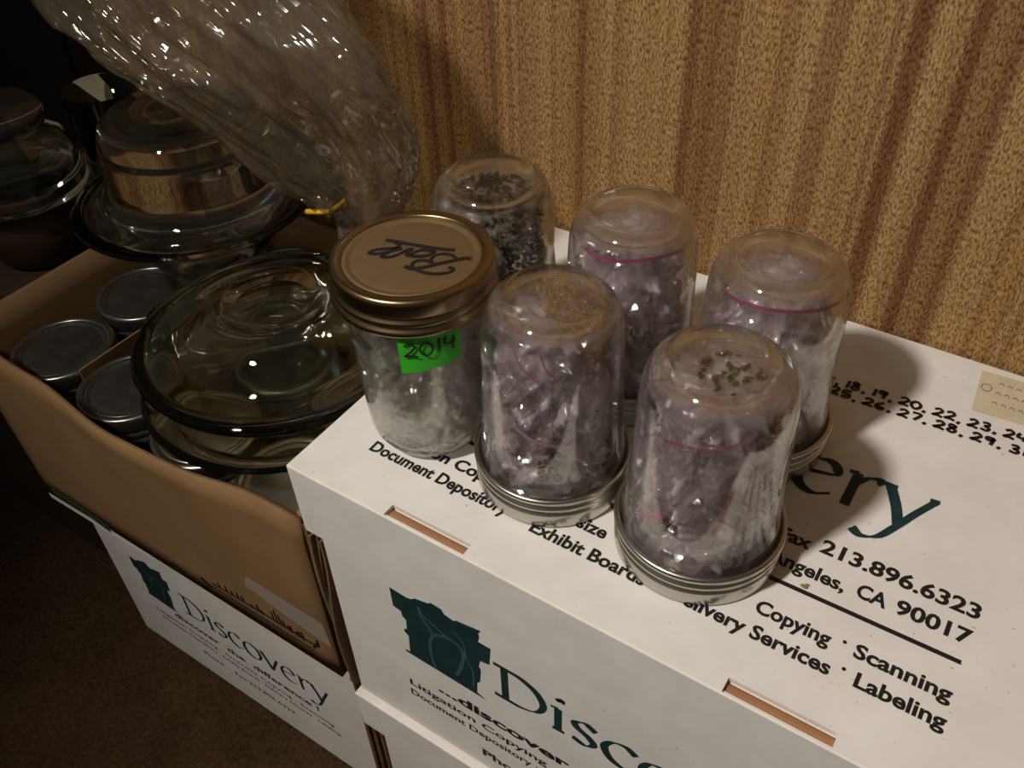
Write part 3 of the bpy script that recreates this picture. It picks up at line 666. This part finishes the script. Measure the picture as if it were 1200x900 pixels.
def cover(rad, H, th0, th1, h0, h1, n, off=.0012):
    out = []
    for _ in range(n):
        th, h = rr.uniform(th0, th1), H * rr.uniform(h0, h1); r = rad(th, h) - .0012; out.append(Vector((r * cos(th), r * sin(th), h)))
    return out
def top_spots(H, n, cx, cy, r):
    out = []
    while len(out) < n:
        a, b = rr.uniform(-1, 1), rr.uniform(-1, 1)
        if a * a + b * b < 1 and math.hypot(cx + a * r, cy + b * r) < .0262: out.append(Vector((cx + a * r, cy + b * r, H + rr.uniform(-.001, .0002))))
    return out
grains(bB, cover(rB, HB, -30 * D2R, 25 * D2R, .74, .95, 170) + top_spots(HB, 150, .012, .008, .02) + top_spots(HB, 60, -.006, .017, .012), .0011, 'seedb', 1)
grains(bB, cover(rB, HB, -72 * D2R, -50 * D2R, .18, .33, 60), .0016, 'leaf', 2, 'dried_matter')
grains(bE, cover(rE, HE, -70 * D2R, 60 * D2R, .40, .97, 620) + top_spots(HE, 220, .004, -.006, .022), .0017, 'seedk', 3)
grains(bA, top_spots(HA, 34, .004, .0, .016), .002, 'leaf', 4, 'dried_matter', .35)
grains(bA, cover(rA, HA, -30 * D2R, 20 * D2R, .78, .9, 30) + cover(rA, HA, -105 * D2R, -90 * D2R, .25, .36, 16), .0018, 'leaf', 6, 'dried_matter', .5)
g = G(); g.tube([(.002, -.004, HA + .001), (.004, -.001, HA + .0022), (.005, .003, HA + .001)], .0008, 6); g.obj('green_sprig', 'sprig', bA)
grains(bC, cover(rC, HC, -90 * D2R, -20 * D2R, .1, .5, 40), .0016, 'leaf', 8, 'dried_matter')
# a dry seed husk lying on the lid
g = G(); V, F = lathe([(0, -.0022), (.0010, -.0012), (.0014, 0), (.0008, .0014), (0, .0020)], 8)
g.add(V, F, lambda p: (p[2], p[0], p[1] * .5 + .0008)); g.add(V, F, lambda p: (p[2] * .5 + .0012, p[0] * .6 + .0018, p[1] * .4 + .0007)); o = g.obj('seed_husk', 'chaff'); o.location = (.2905, .0775, .0003)
tag(o, 'tiny yellowish seed husk on the white lid just above the black rule', 'husk')

# ------------------------------------------------------------------ jars packed in the carton
first = None; places = [(-.351, .060, 'jar in the left front corner of the carton, clear of the dishes', -.0), (-.258, .058, 'jar at the carton front, half under the casserole left edge', 0), (-.165, .056, 'jar seen through the front of the shallow glass dish', 0), (-.068, .052, 'jar with bright rim in the carton front right corner', 0), (-.355, .153, 'jar behind the corner jar along the carton left side', 0), (-.262, .152, 'jar under the back left edge of the glass casserole', 0), (-.168, .149, 'jar hidden below the middle of the glass dishes', 0), (-.074, .146, 'jar below the dishes nearest the upright gold-lidded jar', 0), (-.262, .245, 'jar in the carton beneath the tall glass bowl', 0), (-.168, .243, 'jar at the back of the carton below the tied plastic bag', 0), (-.355, .246, 'jar in the back left corner of the carton', 0)]
def copy_tree(o, parent=None):
    c = o.copy(); COL.objects.link(c)
    if parent: c.parent = parent
    for ch in o.children: copy_tree(ch, c)
    return c
CF = -.2612; JH = 1.262
for i, (x, y, lab, dz) in enumerate(places):
    lab = 'dim glass ' + lab
    if first is None:
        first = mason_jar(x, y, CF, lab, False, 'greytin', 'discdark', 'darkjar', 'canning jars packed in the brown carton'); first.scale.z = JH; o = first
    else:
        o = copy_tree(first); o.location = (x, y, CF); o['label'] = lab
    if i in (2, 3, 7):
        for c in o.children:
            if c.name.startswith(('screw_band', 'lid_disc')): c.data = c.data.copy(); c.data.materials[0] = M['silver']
JT = CF + .1274 * JH + .0004
# cardboard divider slip between the corner jars
g = G(); g.box(-.0008, .0008, -.07, .07, 0, .165); o = g.obj('cardboard_divider', 'card'); o.location = (-.305, .115, CF); tag(o, 'thin cardboard divider slip standing between the jars at the carton left', 'divider')

# ------------------------------------------------------------------ glass dishes
def dishobj(name, parent, prof, mat, n=96):
    V, F = lathe(prof, n, False); o = mesh_obj(name, V, F, mat, parent, True)
    bm = bmesh.new(); bm.from_mesh(o.data); bmesh.ops.remove_doubles(bm, verts=bm.verts, dist=1e-6); bmesh.ops.recalc_face_normals(bm, faces=bm.faces); bm.to_mesh(o.data); bm.free(); return o
def handles(name, parent, R, z, mat, ang0):
    for s in (0, pi):
        g = G(); P = []
        for th in [k / 12 for k in range(13)]:
            a = ang0 + s + (th - .5) * .62; P.append((a, R + .014 * sin(pi * th) ** .6))
        V = []
        for a, r in P: V += [(q * cos(a), q * sin(a), z + dz) for q, dz in ((R - .002, .0022), (r, .0015), (r, -.0022), (R - .002, -.0025))]
        F = []
        for k in range(12):
            for q in range(4): F.append((4 * k + q, 4 * k + (q + 1) % 4, 4 * k + 4 + (q + 1) % 4, 4 * k + 4 + q))
        F += [(0, 1, 2, 3), (51, 50, 49, 48)]
        g.add(V, F); g.obj(name, mat, parent, True)
dx, dy = -.1275, .1140
t = empty('pie_dish', (dx, dy, JT), 'shallow clear glass dish under the domed casserole, overhanging the carton front', 'dish')
dishobj('dish_body', t, [(0, 0), (.074, 0), (.080, .002), (.0865, .012), (.0925, .026), (.1005, .0285), (.1075, .0295), (.1092, .0315), (.1075, .0335), (.099, .0325), (.0905, .0305), (.084, .016), (.0775, .0055), (.072, .004), (0, .004)], 'dish')
CZ = JT + .0045
t = empty('casserole_dish', (dx - .006, dy + .010, CZ), 'round clear glass casserole with a wide-flanged domed lid, in the brown carton', 'dish')
dishobj('bowl', t, [(0, 0), (.052, 0), (.060, .003), (.072, .020), (.084, .036), (.098, .046), (.1065, .049), (.108, .051), (.1065, .0525), (.096, .0505), (.081, .040), (.0685, .023), (.057, .0065), (.05, .0042), (0, .0042)], 'dish')
handles('bowl_handle', t, .1065, .050, 'dish', 12 * D2R)
L_ = dishobj('domed_lid', t, [(0, .092), (.030, .0915), (.0335, .0935), (.0365, .0935), (.040, .089), (.0565, .081), (.070, .069), (.0765, .0590), (.0795, .0575), (.097, .0590), (.1085, .0600), (.1115, .0575), (.1095, .0540), (.096, .0548), (.078, .0530), (.0735, .0545), (.0665, .0650), (.0545, .0765), (.038, .0845), (0, .0875)], 'dish')

bx, by = -.297, .2000
t = empty('glass_bowl', (bx, by, JT), 'tall wide-rimmed footed glass bowl behind the casserole', 'bowl')
dishobj('bowl_body', t, [(0, 0), (.040, 0), (.043, .004), (.036, .012), (.040, .024), (.058, .052), (.075, .074), (.092, .090), (.1040, .0945), (.1055, .0965), (.104, .0985), (.090, .0945), (.072, .0785), (.054, .056), (.035, .029), (.026, .019), (0, .017)], 'bowl')
t = empty('glass_dome', (bx + .004, by + .003, JT + .0965), 'clear upturned glass bowl with bright vertical glint, resting on the footed bowl', 'bowl')
dishobj('dome_wall', t, [(.094, 0), (.0945, .0035), (.086, .0075), (.0745, .0115), (.0725, .030), (.0700, .060), (.066, .072), (.056, .0785), (.040, .0805), (.038, .0825), (.036, .0805), (0, .0790), (0, .0755), (.054, .0750), (.063, .0695), (.0668, .058), (.0695, .029), (.0712, .0105), (.085, .0045), (.0935, -.0)], 'bowl')

# ------------------------------------------------------------------ shadowed glass and metal ware at the far left
t = empty('metal_pot', (-.487, .145, BT), 'shiny brown metal pot in the shadows at the left edge, under the wide jar', 'pot')
dishobj('pot_body', t, [(0, 0), (.030, 0), (.040, .006), (.046, .024), (.044, .044), (.036, .056), (.038, .060), (.040, .062), (.036, .063), (.034, .056), (.042, .043), (.043, .025), (.037, .009), (0, .004)], 'pot')
t = empty('glass_canister', (-.490, .149, BT + .0632), 'wide dim glass canister at the left edge standing on the brown pot', 'jar')
dishobj('canister_body', t, [(0, 0), (.052, 0), (.060, .004), (.0625, .008), (.061, .012), (.059, .040), (.052, .056), (.042, .064), (.042, .070), (.039, .070), (.039, .063), (.049, .054), (.056, .039), (.057, .010), (0, .005)], 'bowl')
dishobj('canister_lid', t, [(.0425, .0705), (.0450, .073), (.044, .080), (.036, .088), (.018, .092), (.012, .095), (.013, .100), (.008, .104), (0, .104), (0, .090), (.034, .084), (.041, .0705)], 'bowl')
t = empty('metal_cup', (-.535, .228, BT), 'dull metal cup turned upside down behind the wide canister', 'cup')
dishobj('cup_body', t, [(.034, 0), (.0345, .003), (.031, .006), (.027, .045), (.023, .056), (.012, .060), (0, .060), (0, .056), (.020, .053), (.025, .044), (.029, .005), (.032, 0)], 'greytin')
t = empty('glass_tumbler', (-.450, .236, BT), 'tall glass tumbler standing in shadow behind the clear dome', 'glass')
dishobj('tumbler_body', t, [(0, 0), (.024, 0), (.027, .003), (.030, .060), (.035, .140), (.0355, .1415), (.0335, .1415), (.0285, .060), (.025, .008), (0, .008)], 'darkjar')
g = G(); g.add([(-.03, 0, 0), (.028, 0, 0), (.020, .003, .020), (-.006, .004, .030), (-.034, .004, .018)], [(0, 1, 2, 3, 4)]); o = solid(g.obj('paper_scrap', 'paper'), .0006); o.location = (-.502, .262, BT + .10); tag(o, 'cream paper scrap poking up behind the glass tumbler', 'paper')

# ------------------------------------------------------------------ tied plastic bag
SEC = [((-0.1353, 0.2, 0.0336), (-0.1216, 0.2, 0.0242)), ((-0.1568, 0.196, 0.0428), (-0.0594, 0.196, 0.0515)), ((-0.1865, 0.182, 0.0645), (-0.0229, 0.182, 0.1116)), ((-0.2185, 0.166, 0.0948), (-0.0158, 0.166, 0.1548)), ((-0.2432, 0.156, 0.1197), (-0.0195, 0.156, 0.1764)), ((-0.286, 0.15, 0.143), (-0.0358, 0.15, 0.2003)), ((-0.3202, 0.148, 0.1731), (-0.0618, 0.148, 0.2202)), ((-0.3419, 0.146, 0.2053), (-0.0814, 0.146, 0.2496)), ((-.345, .146, .245), (-.10, .146, .283)), ((-.31, .15, .285), (-.15, .15, .306)), ((-.25, .15, .304), (-.20, .15, .310))]
DEP = [.006, .022, .028, .030, .033, .040, .045, .047, .045, .035, .012]
def hanging_bag():
    t = empty('plastic_bag', (-.1279, .2, 0), 'large crumpled clear plastic bag tied with a yellow twist, above the glass bowls', 'bag')
    org = Vector((-.1279, .2, 0)); Ls = spline([s[0] for s in SEC], 9); Rs = spline([s[1] for s in SEC], 9); Ds = spline([(d, 0, 0) for d in DEP], 9)
    n = 150; V, F = [], []
    for j, (a, b, d) in enumerate(zip(Ls, Rs, Ds)):
        c = (a + b) / 2; u = (b - a) / 2; ax = (Ls[min(j + 1, len(Ls) - 1)] + Rs[min(j + 1, len(Ls) - 1)] - Ls[max(j - 1, 0)] - Rs[max(j - 1, 0)]).normalized()
        w = ax.cross(u).normalized() * d.x
        if w.y > 0: w = -w
        for k in range(n):
            th = 2 * pi * k / n; p = c + u * cos(th) + w * sin(th)
            nrm = (u.normalized() * cos(th) + w.normalized() * sin(th)); s = min(1, j / 14)
            pl = noise.noise(Vector((cos(th) * 2.4, sin(th) * 2.4, j * .02)))            # lengthwise pleats gathered at the tie
            pf = abs(noise.noise(Vector((cos(th) * 5.5 + 7, sin(th) * 5.5, j * .05)))); q = Vector((p.x * 13, p.y * 13, p.z * 13)); v1 = noise.voronoi(q + noise.noise_vector(q * .5) * .8)[0]
            p = p + nrm * (s * .0055 * (min(1, (v1[1] - v1[0]) * 1.5) - .6) + (.009 * pl - .006 * max(0, .25 - pf) * 4) * min(1, j / 10))
            cr = abs(noise.noise(Vector((cos(th) * 4 + 3, sin(th) * 4, j * .07 + th * .4)))) + .25 * abs(noise.noise(Vector((cos(th) * 8 + 1, sin(th) * 8, j * .16 - th * .7))))
            p = p + nrm * (-.0065 * cr * s)
            p.y = min(p.y, .3075); V.append(tuple(p - org))
    m = len(Ls)
    for j in range(m - 1):
        for k in range(n): F.append((j * n + k, j * n + (k + 1) % n, (j + 1) * n + (k + 1) % n, (j + 1) * n + k))
    F.append(tuple(range((m - 1) * n, m * n)))
    mesh_obj('film', V, F, 'bag', t, True)
    # gathered tail below the tie
    V, F = [], []; A = Vector((-.1270, .1995, .0300)); B = Vector((-.0985, .187, .004))
    for j in range(7):
        u = j / 6; c = A.lerp(B, u); r = .004 + .016 * u ** 1.3
        for k in range(28):
            th = 2 * pi * k / 28; rr_ = r * (1 + .35 * sin(5 * th + u)) ; V.append(tuple(c + Vector((cos(th) * rr_ * .8, sin(th) * rr_ * .45, cos(th) * rr_ * .5)) - org))
    for j in range(6):
        for k in range(28): F.append((j * 28 + k, j * 28 + (k + 1) % 28, (j + 1) * 28 + (k + 1) % 28, (j + 1) * 28 + k))
    mesh_obj('gathered_tail', V, F, 'bag', t, False)
    g = G(); g.tube(spline([tuple(Vector((-.1259, .1975, .0330)) + Vector((.0075 * cos(a), .0075 * sin(a) * .9, .0075 * cos(a) * .7 + .0006 * a)) - org) for a in [k * pi / 4 for k in range(10)]], 3), .0015, 6)
    g.tube([tuple(Vector(p) - org) for p in ((-.1180, .1825, .0420), (-.1270, .1800, .0405), (-.1375, .1780, .0385))], .0022, 6)
    o = g.obj('twist_tie', 'yellow', t, True); o['label'] = 'yellow twist tie'
hanging_bag()
